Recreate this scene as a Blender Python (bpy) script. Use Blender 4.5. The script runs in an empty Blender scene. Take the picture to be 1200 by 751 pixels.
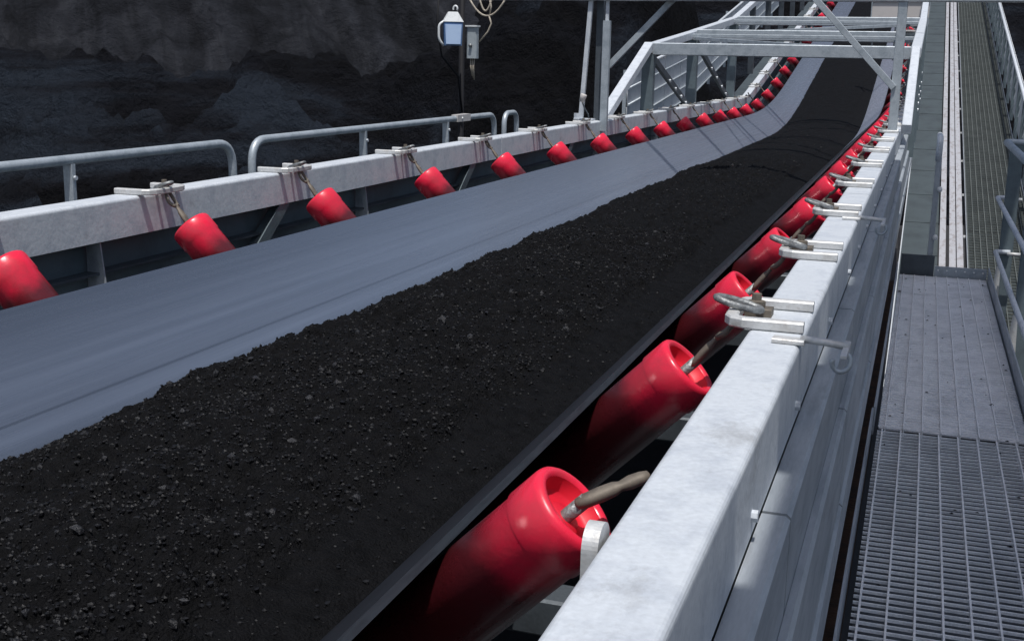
import bpy, math, random
import numpy as np
from mathutils import Vector, Matrix
rad = math.radians
random.seed(7)
S = bpy.context.scene
COL = S.collection

# ------------------------------------------------------------ camera
YAW, PITCH, ROLL = rad(18.7125), rad(12.3873), rad(-1.17777)
fwd = Vector((-math.sin(YAW) * math.cos(PITCH), math.cos(YAW) * math.cos(PITCH), -math.sin(PITCH)))
rgt = Vector((math.cos(YAW), math.sin(YAW), 0))
upv = rgt.cross(fwd)
r2 = rgt * math.cos(ROLL) - upv * math.sin(ROLL)
u2 = rgt * math.sin(ROLL) + upv * math.cos(ROLL)
cam = bpy.data.cameras.new('camera')
cam.sensor_width = 36
cam.lens = 1391.7 / 1200 * 36
cam.clip_start, cam.clip_end = 0.05, 2000
co = bpy.data.objects.new('camera', cam)
co.matrix_world = Matrix((r2, u2, -fwd)).transposed().to_4x4()
COL.objects.link(co)
S.camera = co

# ------------------------------------------------------------ light
SUN = Vector((0.125, -0.30, 0.945)).normalized()
el, az = math.asin(SUN.z), math.atan2(SUN.x, SUN.y)
W = bpy.data.worlds.new('World'); S.world = W; W.use_nodes = True
wn = W.node_tree.nodes; wn.clear()
sky = wn.new('ShaderNodeTexSky'); sky.sky_type = 'NISHITA'; sky.sun_disc = False
sky.dust_density = 2.6; sky.air_density = 1.0; sky.sun_elevation = el; sky.sun_rotation = az
bg = wn.new('ShaderNodeBackground'); bg.inputs[1].default_value = 0.11
wo = wn.new('ShaderNodeOutputWorld')
W.node_tree.links.new(sky.outputs[0], bg.inputs[0]); W.node_tree.links.new(bg.outputs[0], wo.inputs[0])
sl = bpy.data.lights.new('sun', 'SUN'); sl.energy = 4.2; sl.angle = rad(0.5); sl.color = (1, 0.985, 0.965)
so = bpy.data.objects.new('sun', sl); so.rotation_euler = SUN.to_track_quat('Z', 'Y').to_euler(); so.location = SUN * 30
COL.objects.link(so)
S.view_settings.view_transform = 'Standard'
S.view_settings.look = 'None'
S.view_settings.exposure = -0.1
S.view_settings.gamma = 1

# ------------------------------------------------------------ materials
def mat(name, col, rough=0.5, metal=0.0, var=0.0, scale=8.0, col2=None, mix_lo=0.45, mix_hi=0.65, bump=0.0, bscale=60.0,
        stretch=(1, 1, 1), spec=0.5, rvar=0.0, coat=0.0, fine=0.0, dirt=None):
    m = bpy.data.materials.new(name); m.use_nodes = True
    N, L = m.node_tree.nodes, m.node_tree.links
    b = N['Principled BSDF']
    b.inputs['Metallic'].default_value = metal
    b.inputs['Specular IOR Level'].default_value = spec
    b.inputs['Coat Weight'].default_value = coat
    b.inputs['Coat Roughness'].default_value = 0.25
    tc = N.new('ShaderNodeTexCoord'); mp = N.new('ShaderNodeMapping'); mp.inputs['Scale'].default_value = stretch
    geo = N.new('ShaderNodeNewGeometry')
    L.new(geo.outputs['Position'], mp.inputs['Vector'])
    n1 = N.new('ShaderNodeTexNoise'); n1.inputs['Scale'].default_value = scale; n1.inputs['Detail'].default_value = 6
    n1.inputs['Roughness'].default_value = 0.65
    L.new(mp.outputs[0], n1.inputs['Vector'])
    ramp = N.new('ShaderNodeMapRange'); ramp.inputs['From Min'].default_value = mix_lo; ramp.inputs['From Max'].default_value = mix_hi
    L.new(n1.outputs['Fac'], ramp.inputs['Value'])
    mx = N.new('ShaderNodeMix'); mx.data_type = 'RGBA'
    c2 = col2 or tuple(c * (1 - var) for c in col)
    mx.inputs[6].default_value = (*col, 1); mx.inputs[7].default_value = (*c2, 1)
    L.new(ramp.outputs[0], mx.inputs[0])
    last = mx.outputs[2]
    if fine:
        n3 = N.new('ShaderNodeTexNoise'); n3.inputs['Scale'].default_value = bscale * 2; n3.inputs['Detail'].default_value = 3
        L.new(mp.outputs[0], n3.inputs['Vector'])
        mr = N.new('ShaderNodeMapRange'); mr.inputs['From Min'].default_value = 0.3; mr.inputs['From Max'].default_value = 0.7
        mr.inputs['To Min'].default_value = 1 - fine; mr.inputs['To Max'].default_value = 1 + fine
        L.new(n3.outputs['Fac'], mr.inputs['Value'])
        vm = N.new('ShaderNodeVectorMath'); vm.operation = 'SCALE'
        L.new(last, vm.inputs[0]); L.new(mr.outputs[0], vm.inputs['Scale'])
        last = vm.outputs[0]
    if dirt:
        n4 = N.new('ShaderNodeTexNoise'); n4.inputs['Scale'].default_value = dirt[1]; n4.inputs['Detail'].default_value = 9; n4.inputs['Roughness'].default_value = 0.72
        mp4 = N.new('ShaderNodeMapping'); mp4.inputs['Scale'].default_value = dirt[4] if len(dirt) > 4 else (1, 1, 1); mp4.inputs['Location'].default_value = (3.1, 7.7, 1.3)
        L.new(geo.outputs['Position'], mp4.inputs['Vector']); L.new(mp4.outputs[0], n4.inputs['Vector'])
        r4 = N.new('ShaderNodeMapRange'); r4.inputs['From Min'].default_value = dirt[2]; r4.inputs['From Max'].default_value = dirt[3]; r4.inputs['To Max'].default_value = dirt[5] if len(dirt) > 5 else 0.8
        L.new(n4.outputs['Fac'], r4.inputs['Value'])
        m4 = N.new('ShaderNodeMix'); m4.data_type = 'RGBA'; m4.inputs[7].default_value = (*dirt[0], 1)
        L.new(r4.outputs[0], m4.inputs[0]); L.new(last, m4.inputs[6]); last = m4.outputs[2]
    L.new(last, b.inputs['Base Color'])
    b.inputs['Roughness'].default_value = rough
    if rvar:
        rr = N.new('ShaderNodeMapRange'); rr.inputs['From Min'].default_value = 0.3; rr.inputs['From Max'].default_value = 0.7
        rr.inputs['To Min'].default_value = max(0.05, rough - rvar); rr.inputs['To Max'].default_value = min(1, rough + rvar)
        L.new(n1.outputs['Fac'], rr.inputs['Value']); L.new(rr.outputs[0], b.inputs['Roughness'])
    if bump:
        n2 = N.new('ShaderNodeTexNoise'); n2.inputs['Scale'].default_value = bscale; n2.inputs['Detail'].default_value = 5
        L.new(mp.outputs[0], n2.inputs['Vector'])
        bp = N.new('ShaderNodeBump'); bp.inputs['Strength'].default_value = bump; bp.inputs['Distance'].default_value = 0.02
        L.new(n2.outputs['Fac'], bp.inputs['Height']); L.new(bp.outputs[0], b.inputs['Normal'])
    return m

M = dict(
    rail=mat('pale_galvanised', (0.58, 0.61, 0.64), 0.5, 0.12, col2=(0.46, 0.49, 0.53), scale=11, bump=0.06, bscale=45, rvar=0.12, fine=0.07, dirt=((0.22, 0.215, 0.21), 5.0, 0.58, 0.76, (1, 0.6, 1), 0.75)),
    galv=mat('galvanised', (0.42, 0.46, 0.49), 0.45, 0.35, col2=(0.30, 0.34, 0.37), scale=9, bump=0.08, bscale=50, rvar=0.12, fine=0.08),
    panel=mat('aged_zinc_panel', (0.40, 0.43, 0.46), 0.42, 0.2, col2=(0.29, 0.32, 0.35), dirt=((0.10, 0.10, 0.10), 4.0, 0.56, 0.8, (3, 0.5, 2), 0.7), scale=3, stretch=(6, 0.7, 3), bump=0.05, bscale=20, rvar=0.12, fine=0.06),
    dark=mat('dark_steel', (0.085, 0.10, 0.115), 0.5, 0.3, col2=(0.06, 0.07, 0.08), scale=6, bump=0.05, fine=0.1),
    slate=mat('slate_grey_steel', (0.13, 0.165, 0.18), 0.5, 0.25, col2=(0.10, 0.125, 0.14), scale=6, bump=0.04, fine=0.06),
    black=mat('black_plastic', (0.010, 0.010, 0.012), 0.7, spec=0.2),
    clad=mat('white_cladding', (0.66, 0.68, 0.69), 0.5, 0.1, col2=(0.52, 0.54, 0.56), scale=3, fine=0.05),
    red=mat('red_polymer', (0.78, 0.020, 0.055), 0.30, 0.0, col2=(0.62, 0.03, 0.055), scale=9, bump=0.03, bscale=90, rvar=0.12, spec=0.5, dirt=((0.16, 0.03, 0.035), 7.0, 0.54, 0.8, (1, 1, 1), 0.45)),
    redin=mat('red_polymer_recess', (0.66, 0.01, 0.03), 0.5, 0.0, col2=(0.55, 0.01, 0.03), scale=14),
    link=mat('weathered_brown_steel', (0.17, 0.145, 0.115), 0.65, 0.3, col2=(0.09, 0.075, 0.06), scale=30, bump=0.05, bscale=60, fine=0.12),
    shackle=mat('grey_forged_steel', (0.26, 0.27, 0.27), 0.5, 0.5, col2=(0.14, 0.14, 0.14), scale=45, bump=0.2, bscale=120, fine=0.15),
    clamp=mat('pale_zinc_bar', (0.56, 0.56, 0.55), 0.45, 0.25, col2=(0.42, 0.40, 0.37), scale=14, mix_lo=0.52, mix_hi=0.75, bump=0.08, bscale=60, rvar=0.1, fine=0.08, dirt=((0.20, 0.15, 0.11), 11.0, 0.55, 0.75)),
    grate=mat('dusty_grating_steel', (0.80, 0.82, 0.84), 0.55, 0.1, col2=(0.62, 0.64, 0.66), scale=5, fine=0.15, bscale=80),
    plate=mat('dark_tread_plate', (0.075, 0.093, 0.098), 0.5, 0.25, col2=(0.055, 0.066, 0.07), scale=3, fine=0.12, bump=0.1, bscale=120),
    dust=mat('caked_pale_dust', (0.74, 0.75, 0.77), 0.85, 0.0, col2=(0.50, 0.51, 0.53), scale=7, mix_lo=0.42, mix_hi=0.7, bump=0.35, bscale=90, fine=0.14),
    bar=mat('worn_bright_bar', (0.88, 0.89, 0.90), 0.45, 0.05, col2=(0.74, 0.75, 0.76), scale=12),
    tray=mat('tray_zinc', (0.50, 0.50, 0.52), 0.45, 0.3, col2=(0.34, 0.31, 0.30), scale=7, stretch=(2, 0.6, 2), mix_lo=0.5, fine=0.1),
    ramp=mat('weathered_ramp_grating', (0.115, 0.128, 0.122), 0.6, 0.2, col2=(0.08, 0.09, 0.087), scale=4, fine=0.15),
    rust=mat('rusty_steel', (0.09, 0.05, 0.03), 0.8, 0.1, col2=(0.03, 0.025, 0.022), scale=9, bump=0.3),
    beige=mat('beige_plate', (0.50, 0.47, 0.45), 0.6, 0.0, col2=(0.43, 0.41, 0.39), scale=3, fine=0.05),
    blue=mat('blue_enamel', (0.10, 0.19, 0.36), 0.3, 0.0, col2=(0.08, 0.15, 0.30), scale=9),
    glass=mat('pale_blue_glass', (0.46, 0.60, 0.82), 0.15, 0.0, col2=(0.40, 0.54, 0.78), scale=8, coat=0.6),
    white=mat('white_enamel', (0.72, 0.74, 0.74), 0.4, 0.0, col2=(0.60, 0.62, 0.62), scale=20),
    boxgrey=mat('grey_enamel', (0.34, 0.38, 0.40), 0.45, 0.0, col2=(0.28, 0.32, 0.34), scale=12),
    cable=mat('beige_cable', (0.42, 0.37, 0.30), 0.6, 0.0, col2=(0.30, 0.26, 0.2), scale=60),
    coal=mat('coal_fines', (0.0050, 0.0050, 0.0056), 0.7, 0.0, col2=(0.0022, 0.0022, 0.0025), scale=18, bump=0.8, bscale=130, fine=0.4, spec=0.08),
    grain=mat('coal_grain', (0.0088, 0.0088, 0.0102), 0.55, 0.0, col2=(0.0028, 0.0028, 0.0034), scale=60, mix_lo=0.38, mix_hi=0.6, spec=0.22, fine=0.3),
    lump=mat('coal_lump', (0.014, 0.014, 0.016), 0.55, 0.0, col2=(0.003, 0.003, 0.0036), scale=25, bump=0.4, bscale=200, fine=0.3, spec=0.4),
    ground=mat('yard_coal_dust', (0.02, 0.019, 0.02), 0.9, col2=(0.012, 0.012, 0.012), scale=0.6, bump=0.4, bscale=6),
)
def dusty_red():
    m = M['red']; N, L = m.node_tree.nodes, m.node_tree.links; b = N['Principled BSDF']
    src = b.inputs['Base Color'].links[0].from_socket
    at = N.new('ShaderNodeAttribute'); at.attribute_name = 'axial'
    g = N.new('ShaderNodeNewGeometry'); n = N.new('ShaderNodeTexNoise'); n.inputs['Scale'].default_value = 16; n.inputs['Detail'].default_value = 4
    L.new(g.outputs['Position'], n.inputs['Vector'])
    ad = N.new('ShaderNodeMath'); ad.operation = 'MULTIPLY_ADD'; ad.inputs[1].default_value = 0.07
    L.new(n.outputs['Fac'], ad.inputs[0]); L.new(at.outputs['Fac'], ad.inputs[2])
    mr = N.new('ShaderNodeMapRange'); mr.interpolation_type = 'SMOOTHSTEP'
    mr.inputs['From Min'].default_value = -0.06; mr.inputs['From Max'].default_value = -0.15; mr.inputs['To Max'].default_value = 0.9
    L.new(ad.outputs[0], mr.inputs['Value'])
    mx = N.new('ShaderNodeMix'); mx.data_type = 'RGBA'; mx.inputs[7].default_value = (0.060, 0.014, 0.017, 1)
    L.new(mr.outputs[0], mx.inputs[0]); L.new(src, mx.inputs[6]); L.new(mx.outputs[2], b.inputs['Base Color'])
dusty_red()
def belt_mat():
    m = mat('worn_highlit_belt_rubber', (0.070, 0.083, 0.110), 0.26, 0.0, col2=(0.044, 0.054, 0.075), scale=3.0, stretch=(12, 0.12, 12), mix_lo=0.3, mix_hi=0.7,
            bump=0.02, bscale=10, rvar=0.09, spec=0.85, fine=0.06)
    b = m.node_tree.nodes['Principled BSDF']; b.inputs['Sheen Weight'].default_value = 1.0; b.inputs['Sheen Roughness'].default_value = 0.35; b.inputs['Sheen Tint'].default_value = (0.80, 0.86, 1, 1)
    N, L = m.node_tree.nodes, m.node_tree.links
    src = b.inputs['Base Color'].links[0].from_socket
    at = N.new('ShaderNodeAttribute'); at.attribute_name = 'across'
    cr = N.new('ShaderNodeValToRGB'); e = cr.color_ramp.elements; e[0].position = 0.0; e[0].color = (.30, .30, .30, 1); e[1].position = 1.0; e[1].color = (.5, .5, .5, 1)  # lip-to-coal tone: silvery highlight painted over the wear, plus a thin scratch
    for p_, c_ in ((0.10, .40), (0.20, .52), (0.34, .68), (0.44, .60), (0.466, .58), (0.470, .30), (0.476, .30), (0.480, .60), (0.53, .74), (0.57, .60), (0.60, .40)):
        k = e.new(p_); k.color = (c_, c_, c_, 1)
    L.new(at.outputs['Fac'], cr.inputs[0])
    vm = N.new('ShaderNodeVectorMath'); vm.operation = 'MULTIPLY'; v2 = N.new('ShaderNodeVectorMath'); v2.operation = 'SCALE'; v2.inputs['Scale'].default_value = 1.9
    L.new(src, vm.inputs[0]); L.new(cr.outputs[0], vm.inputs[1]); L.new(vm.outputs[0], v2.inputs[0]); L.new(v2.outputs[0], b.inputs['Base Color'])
    b.inputs['Coat Weight'].default_value = 1.0; b.inputs['Coat IOR'].default_value = 1.9; b.inputs['Coat Roughness'].default_value = 0.24
    return m
M['belt'] = belt_mat()
M['dusted'] = mat('coal_dusted_rubber', (0.012, 0.014, 0.019), 0.5, col2=(0.007, 0.008, 0.010), scale=8, stretch=(4, 0.6, 4), spec=0.25)
M['edge'] = mat('cut_belt_edge', (0.024, 0.030, 0.038), 0.6, spec=0.3, col2=(0.016, 0.02, 0.026), scale=20, stretch=(5, 0.5, 5))

# ------------------------------------------------------------ mesh builder
class MB:
    def __init__(s): s.v = []; s.f = []; s.sm = []
    def add(s, vs, fs, smooth=False):
        o = len(s.v); s.v += [tuple(p) for p in vs]
        for f in fs: s.f.append(tuple(i + o for i in f)); s.sm.append(smooth)
        return s
    def hexa(s, p, bev=0):
        return s.add(p, [(0, 3, 2, 1), (4, 5, 6, 7), (0, 1, 5, 4), (1, 2, 6, 5), (2, 3, 7, 6), (3, 0, 4, 7)])
    def box(s, c, d, m=None):
        x, y, z = d[0] / 2, d[1] / 2, d[2] / 2
        P = [Vector(q) for q in ((-x, -y, -z), (x, -y, -z), (x, y, -z), (-x, y, -z), (-x, -y, z), (x, -y, z), (x, y, z), (-x, y, z))]
        if m is not None: P = [m @ q for q in P]
        return s.hexa([Vector(c) + q for q in P])
    def bbox(s, c, d, b=0.004):
        # box with chamfered edges along its longest side
        ax = max(range(3), key=lambda i: d[i]); o = [i for i in range(3) if i != ax]
        if ax == 1: o = [2, 0]
        u, w = d[o[0]] / 2, d[o[1]] / 2
        pr = [(-u + b, -w), (u - b, -w), (u, -w + b), (u, w - b), (u - b, w), (-u + b, w), (-u, w - b), (-u, -w + b)]
        vs = []
        for e in (-d[ax] / 2, d[ax] / 2):
            for a, c2 in pr:
                q = [0, 0, 0]; q[ax] = e; q[o[0]] = a; q[o[1]] = c2
                vs.append(tuple(c[i] + q[i] for i in range(3)))
        n = 8
        fs = [tuple(range(n - 1, -1, -1)), tuple(range(n, 2 * n))] + [(i, (i + 1) % n, n + (i + 1) % n, n + i) for i in range(n)]
        return s.add(vs, fs)
    def beam(s, a, b, w, h, up=(0, 0, 1), ch=0.0):
        a, b = Vector(a), Vector(b); d = (b - a).normalized(); up = Vector(up)
        side = d.cross(up)
        if side.length < 1e-4: side = d.cross(Vector((0, 1, 0)))
        side.normalize(); u = side.cross(d).normalized()
        c = ch or min(w, h) * 0.07
        pr = [(-w / 2 + c, -h / 2), (w / 2 - c, -h / 2), (w / 2, -h / 2 + c), (w / 2, h / 2 - c), (w / 2 - c, h / 2), (-w / 2 + c, h / 2), (-w / 2, h / 2 - c), (-w / 2, -h / 2 + c)]
        vs = [p + side * x + u * y for p in (a, b) for x, y in pr]; n = 8
        return s.add(vs, [tuple(range(n)), tuple(range(2 * n - 1, n - 1, -1))] + [(i, n + i, n + (i + 1) % n, (i + 1) % n) for i in range(n)])
    def tube(s, pts, r, n=10, closed=False, cap=True):
        pts = [Vector(p) for p in pts]; k = len(pts); rs = r if isinstance(r, (list, tuple)) else [r] * k
        vs = []; ref = None
        for i, p in enumerate(pts):
            if closed: t = pts[(i + 1) % k] - pts[i - 1]
            else: t = pts[min(i + 1, k - 1)] - pts[max(i - 1, 0)]
            t.normalize()
            if ref is None:
                ref = t.orthogonal().normalized()
            ref = (ref - t * ref.dot(t)).normalized(); bi = t.cross(ref)
            vs += [p + (ref * math.cos(2 * math.pi * j / n) + bi * math.sin(2 * math.pi * j / n)) * rs[i] for j in range(n)]
        fs = []
        for i in range(k if closed else k - 1):
            i2 = (i + 1) % k
            fs += [(i * n + j, i * n + (j + 1) % n, i2 * n + (j + 1) % n, i2 * n + j) for j in range(n)]
        s.add(vs, fs, True)
        if not closed and cap:
            o = len(s.v) - k * n
            s.f.append(tuple(o + j for j in range(n - 1, -1, -1))); s.sm.append(False)
            s.f.append(tuple(o + (k - 1) * n + j for j in range(n))); s.sm.append(False)
        return s
    def ribbon(s, pts, w, h, c=0.004):
        # flat bar bent in the horizontal plane
        pts = [Vector(p) for p in pts]; k = len(pts); vs = []; n = 8
        pr = [(-w / 2 + c, -h / 2), (w / 2 - c, -h / 2), (w / 2, -h / 2 + c), (w / 2, h / 2 - c), (w / 2 - c, h / 2), (-w / 2 + c, h / 2), (-w / 2, h / 2 - c), (-w / 2, -h / 2 + c)]
        for i, p in enumerate(pts):
            t = (pts[min(i + 1, k - 1)] - pts[max(i - 1, 0)]).normalized(); nn = Vector((-t.y, t.x, 0))
            vs += [p + nn * a + Vector((0, 0, b_)) for a, b_ in pr]
        fs = [(i * n + j, i * n + (j + 1) % n, (i + 1) * n + (j + 1) % n, (i + 1) * n + j) for i in range(k - 1) for j in range(n)]
        return s.add(vs, fs + [tuple(range(n - 1, -1, -1)), tuple((k - 1) * n + j for j in range(n))])
    def lathe(s, prof, origin, axis, n=28, smooth=True):
        # prof: list of (t along axis, r)
        a = Vector(axis).normalized(); u = a.orthogonal().normalized(); w = a.cross(u); o = Vector(origin); vs = []; k = len(prof)
        for t, r in prof:
            vs += [o + a * t + (u * math.cos(2 * math.pi * j / n) + w * math.sin(2 * math.pi * j / n)) * max(r, 1e-4) for j in range(n)]
        return s.add(vs, [(i * n + j, i * n + (j + 1) % n, (i + 1) * n + (j + 1) % n, (i + 1) * n + j) for i in range(k - 1) for j in range(n)], smooth)
    def sweep(s, prof, frames, closed=True, caps=True, smooth=False):
        # prof: list of (x, h); frames: list of fn(x, h) -> point
        n = len(prof); vs = [fr(x, h) for fr in frames for x, h in prof]; k = len(frames)
        fs = [(i * n + j, i * n + (j + 1) % n, (i + 1) * n + (j + 1) % n, (i + 1) * n + j) for i in range(k - 1) for j in range(n if closed else n - 1)]
        if caps and closed: fs += [tuple(range(n - 1, -1, -1)), tuple((k - 1) * n + j for j in range(n))]
        return s.add(vs, fs, smooth)
    def mesh(s, name, m, off=(0, 0, 0), flip=False):
        me = bpy.data.meshes.new(name)
        v = np.array(s.v, dtype=float) - np.array(off, dtype=float)
        me.from_pydata(v.tolist(), [], [f[::-1] for f in s.f] if flip else s.f)
        me.polygons.foreach_set('use_smooth', s.sm)
        me.materials.append(M[m] if isinstance(m, str) else m)
        me.update()
        return me

def wloc(o):
    p = Vector((0, 0, 0))
    while o is not None: p = p + Vector(o.location); o = o.parent
    return p
def put(name, me, parent=None, loc=(0, 0, 0)):
    o = bpy.data.objects.new(name, me); COL.objects.link(o); o.parent = parent; o.location = loc
    return o
def obj(name, mb, m, parent=None, flip=False):
    return put(name, mb.mesh(name, m, wloc(parent) if parent else (0, 0, 0), flip), parent)
def tag(o, label, cat=None, group=None, kind=None):
    o['label'] = label
    if cat: o['category'] = cat
    if group: o['group'] = group
    if kind: o['kind'] = kind
    return o
def thing(name, label, cat, loc=(0, 0, 0), group=None):
    o = bpy.data.objects.new(name, None); COL.objects.link(o); o.location = loc; o.empty_display_size = 0.1
    return tag(o, label, cat, group)
def dup(root, loc):
    r = root.copy(); COL.objects.link(r); r.location = loc
    for ch in root.children:
        c = ch.copy(); COL.objects.link(c); c.parent = r
        for g in ch.children:
            d = g.copy(); COL.objects.link(d); d.parent = c
    return r

# ------------------------------------------------------------ conveyor geometry
XC = -1.743                 # centre line
ZR = -0.60                  # top of the stringers on the flat
YK = 22.7                   # start of the incline
INC = rad(10.0)
Y0, Y1 = -2.0, 51.0
def mir(x): return 2 * XC - x
def frame_at(s, z0=ZR):
    """sharp kinked path of the steelwork: s metres along, returns fn(x, h) with h above the rail top"""
    if s <= YK: return lambda x, h: (x, s, z0 + h)
    d = s - YK
    return lambda x, h: (x, YK + d * math.cos(INC) - h * math.sin(INC), z0 + d * math.sin(INC) + h * math.cos(INC))
ST = np.linspace(Y0, Y1, 1281)
th = np.clip((ST - (YK - 3.2)) / 6.4, 0, 1); th = INC * th * th * (3 - 2 * th)
dS = ST[1] - ST[0]
PY = Y0 + np.concatenate([[0], np.cumsum(np.cos(th[:-1]) * dS)])
PZ = ZR + np.concatenate([[0], np.cumsum(np.sin(th[:-1]) * dS)])
def soft_at(s):
    """smooth path of the belt"""
    y, z, t = float(np.interp(s, ST, PY)), float(np.interp(s, ST, PZ)), float(np.interp(s, ST, th))
    return lambda x, h: (x, y - h * math.sin(t), z + h * math.cos(t))
def kinked(prof, s0, s1):
    ss = [s0] + ([YK] if s0 < YK < s1 else []) + [s1]
    mb = MB(); fr = []
    for s in ss:
        if s == YK and len(ss) == 3:
            fr.append(lambda x, h: (x, YK - h * math.tan(INC / 2), ZR + h))
        else: fr.append(frame_at(s))
    return mb.sweep(prof, fr)

# ------------------------------------------------------------ noise
def vnoise(x, y, seed=0):
    xi, yi = np.floor(x).astype(np.int64), np.floor(y).astype(np.int64); fx, fy = x - xi, y - yi
    def h(a, b):
        n = (a * 374761393 + b * 668265263 + seed * 974711) & 0xffffffff
        n = ((n ^ (n >> 13)) * 1274126177) & 0xffffffff
        return ((n ^ (n >> 16)) & 0xffff) / 65535.0
    u, v = fx * fx * (3 - 2 * fx), fy * fy * (3 - 2 * fy)
    return (h(xi, yi) * (1 - u) + h(xi + 1, yi) * u) * (1 - v) + (h(xi, yi + 1) * (1 - u) + h(xi + 1, yi + 1) * u) * v - 0.5
def fbm(x, y, o=5, seed=0, g=0.5):
    r = np.zeros_like(x); a = 1.0; f = 1.0
    for i in range(o):
        r += a * vnoise(x * f + 17.3 * i, y * f - 9.1 * i, seed + i); a *= g; f *= 2.03
    return r
def cells(x, y, seed=0):
    # rounded lumps: 1 on a lump's top, 0 between lumps; lumps vary in size
    xi, yi = np.floor(x).astype(np.int64), np.floor(y).astype(np.int64); best = np.zeros_like(x)
    for dx in (-1, 0, 1):
        for dy in (-1, 0, 1):
            a, b = xi + dx, yi + dy
            n = (a * 73856093 ^ b * 19349663 ^ (seed * 83492791)) & 0xffffffff
            n = ((n ^ (n >> 13)) * 1274126177) & 0xffffffff; n ^= n >> 16
            px, py, rr = a + (n & 255) / 255.0, b + ((n >> 8) & 255) / 255.0, 0.28 + 0.5 * ((n >> 16) & 255) / 255.0
            d = 1 - ((x - px) ** 2 + (y - py) ** 2) / rr ** 2
            best = np.maximum(best, np.sqrt(np.clip(d, 0, 1)) * rr)
    return best
def ridged(x, y, o=4, seed=0):
    r = np.zeros_like(x); a = 1.0; f = 1.0
    for i in range(o):
        r += a * (1 - 4 * np.abs(vnoise(x * f + 3.7 * i, y * f + 5.3 * i, seed + i))); a *= 0.5; f *= 2.1
    return r
def grid_obj(name, P, m, smooth=True):
    ny, nx = P.shape[:2]
    me = bpy.data.meshes.new(name)
    i = np.arange(ny * nx).reshape(ny, nx)
    q = np.stack([i[:-1, :-1], i[:-1, 1:], i[1:, 1:], i[1:, :-1]], -1).reshape(-1, 4)
    me.vertices.add(ny * nx); me.vertices.foreach_set('co', P.reshape(-1).astype(np.float32))
    me.loops.add(q.size); me.loops.foreach_set('vertex_index', q.reshape(-1).astype(np.int32))
    me.polygons.add(len(q)); me.polygons.foreach_set('loop_start', np.arange(0, q.size, 4, dtype=np.int32))
    me.polygons.foreach_set('loop_total', np.full(len(q), 4, np.int32))
    me.polygons.foreach_set('use_smooth', np.full(len(q), smooth))
    me.update(calc_edges=True); me.materials.append(m)
    o = bpy.data.objects.new(name, me); COL.objects.link(o); return o

# ------------------------------------------------------------ setting: yard, heaps
g = MB(); g.add([(-1500, -1500, -7), (1500, -1500, -7), (1500, 1500, -7), (-1500, 1500, -7)], [(0, 1, 2, 3)])
tag(obj('ground', g, 'ground'), 'black coal dust covering the yard floor far below the conveyor', kind='structure')
def heap_mat(name, c1, c2, c3, scale, stretch, rot, streak=0.0, stops=(0.36, 0.53, 0.64)):
    m = bpy.data.materials.new(name); m.use_nodes = True; N, L = m.node_tree.nodes, m.node_tree.links; b = N['Principled BSDF']
    b.inputs['Roughness'].default_value = 0.85; b.inputs['Specular IOR Level'].default_value = 0.1
    geo = N.new('ShaderNodeNewGeometry'); mp = N.new('ShaderNodeMapping'); mp.inputs['Scale'].default_value = stretch; mp.inputs['Rotation'].default_value = rot
    L.new(geo.outputs['Position'], mp.inputs['Vector'])
    n1 = N.new('ShaderNodeTexNoise'); n1.inputs['Scale'].default_value = scale; n1.inputs['Detail'].default_value = 7; n1.inputs['Roughness'].default_value = 0.6
    n1.inputs['Distortion'].default_value = 0.6
    L.new(mp.outputs[0], n1.inputs['Vector'])
    cr = N.new('ShaderNodeValToRGB'); e = cr.color_ramp.elements
    e[0].position = stops[0]; e[0].color = (*c1, 1); e[1].position = stops[2]; e[1].color = (*c3, 1)
    k = e.new(stops[1]); k.color = (*c2, 1)
    L.new(n1.outputs['Fac'], cr.inputs[0]); last = cr.outputs[0]
    if streak:
        m2 = N.new('ShaderNodeVectorRotate'); m2.rotation_type = 'Z_AXIS'; m2.inputs['Angle'].default_value = -rad(14)
        L.new(geo.outputs['Position'], m2.inputs['Vector'])
        m6 = N.new('ShaderNodeVectorRotate'); m6.rotation_type = 'Y_AXIS'; m6.inputs['Angle'].default_value = rad(32); L.new(m2.outputs[0], m6.inputs['Vector'])
        m3 = N.new('ShaderNodeMapping'); m3.inputs['Scale'].default_value = (0.75, 0.05, 0.07); L.new(m6.outputs[0], m3.inputs['Vector'])
        n5 = N.new('ShaderNodeTexNoise'); n5.inputs['Scale'].default_value = 1.0; n5.inputs['Detail'].default_value = 7; n5.inputs['Roughness'].default_value = 0.65; n5.inputs['Distortion'].default_value = 0.4
        L.new(m3.outputs[0], n5.inputs['Vector'])
        mr = N.new('ShaderNodeMapRange'); mr.inputs['From Min'].default_value = 0.35; mr.inputs['From Max'].default_value = 0.65; mr.inputs['To Min'].default_value = 1 - streak; mr.inputs['To Max'].default_value = 1 + streak * 0.6
        L.new(n5.outputs['Fac'], mr.inputs['Value'])
        vm = N.new('ShaderNodeVectorMath'); vm.operation = 'SCALE'; L.new(last, vm.inputs[0]); L.new(mr.outputs[0], vm.inputs['Scale']); last = vm.outputs[0]
    L.new(last, b.inputs['Base Color'])
    n2 = N.new('ShaderNodeTexNoise'); n2.inputs['Scale'].default_value = 2.2; n2.inputs['Detail'].default_value = 8; n2.inputs['Roughness'].default_value = 0.7
    L.new(geo.outputs['Position'], n2.inputs['Vector'])
    bp = N.new('ShaderNodeBump'); bp.inputs['Strength'].default_value = 0.9; bp.inputs['Distance'].default_value = 0.9
    L.new(n2.outputs['Fac'], bp.inputs['Height']); L.new(bp.outputs[0], b.inputs['Normal'])
    return m
HY = rad(26.0)                                   # direction in which the heaps lie
hu = np.array([-math.sin(HY), math.cos(HY)]); hv = np.array([math.cos(HY), math.sin(HY)])
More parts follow.
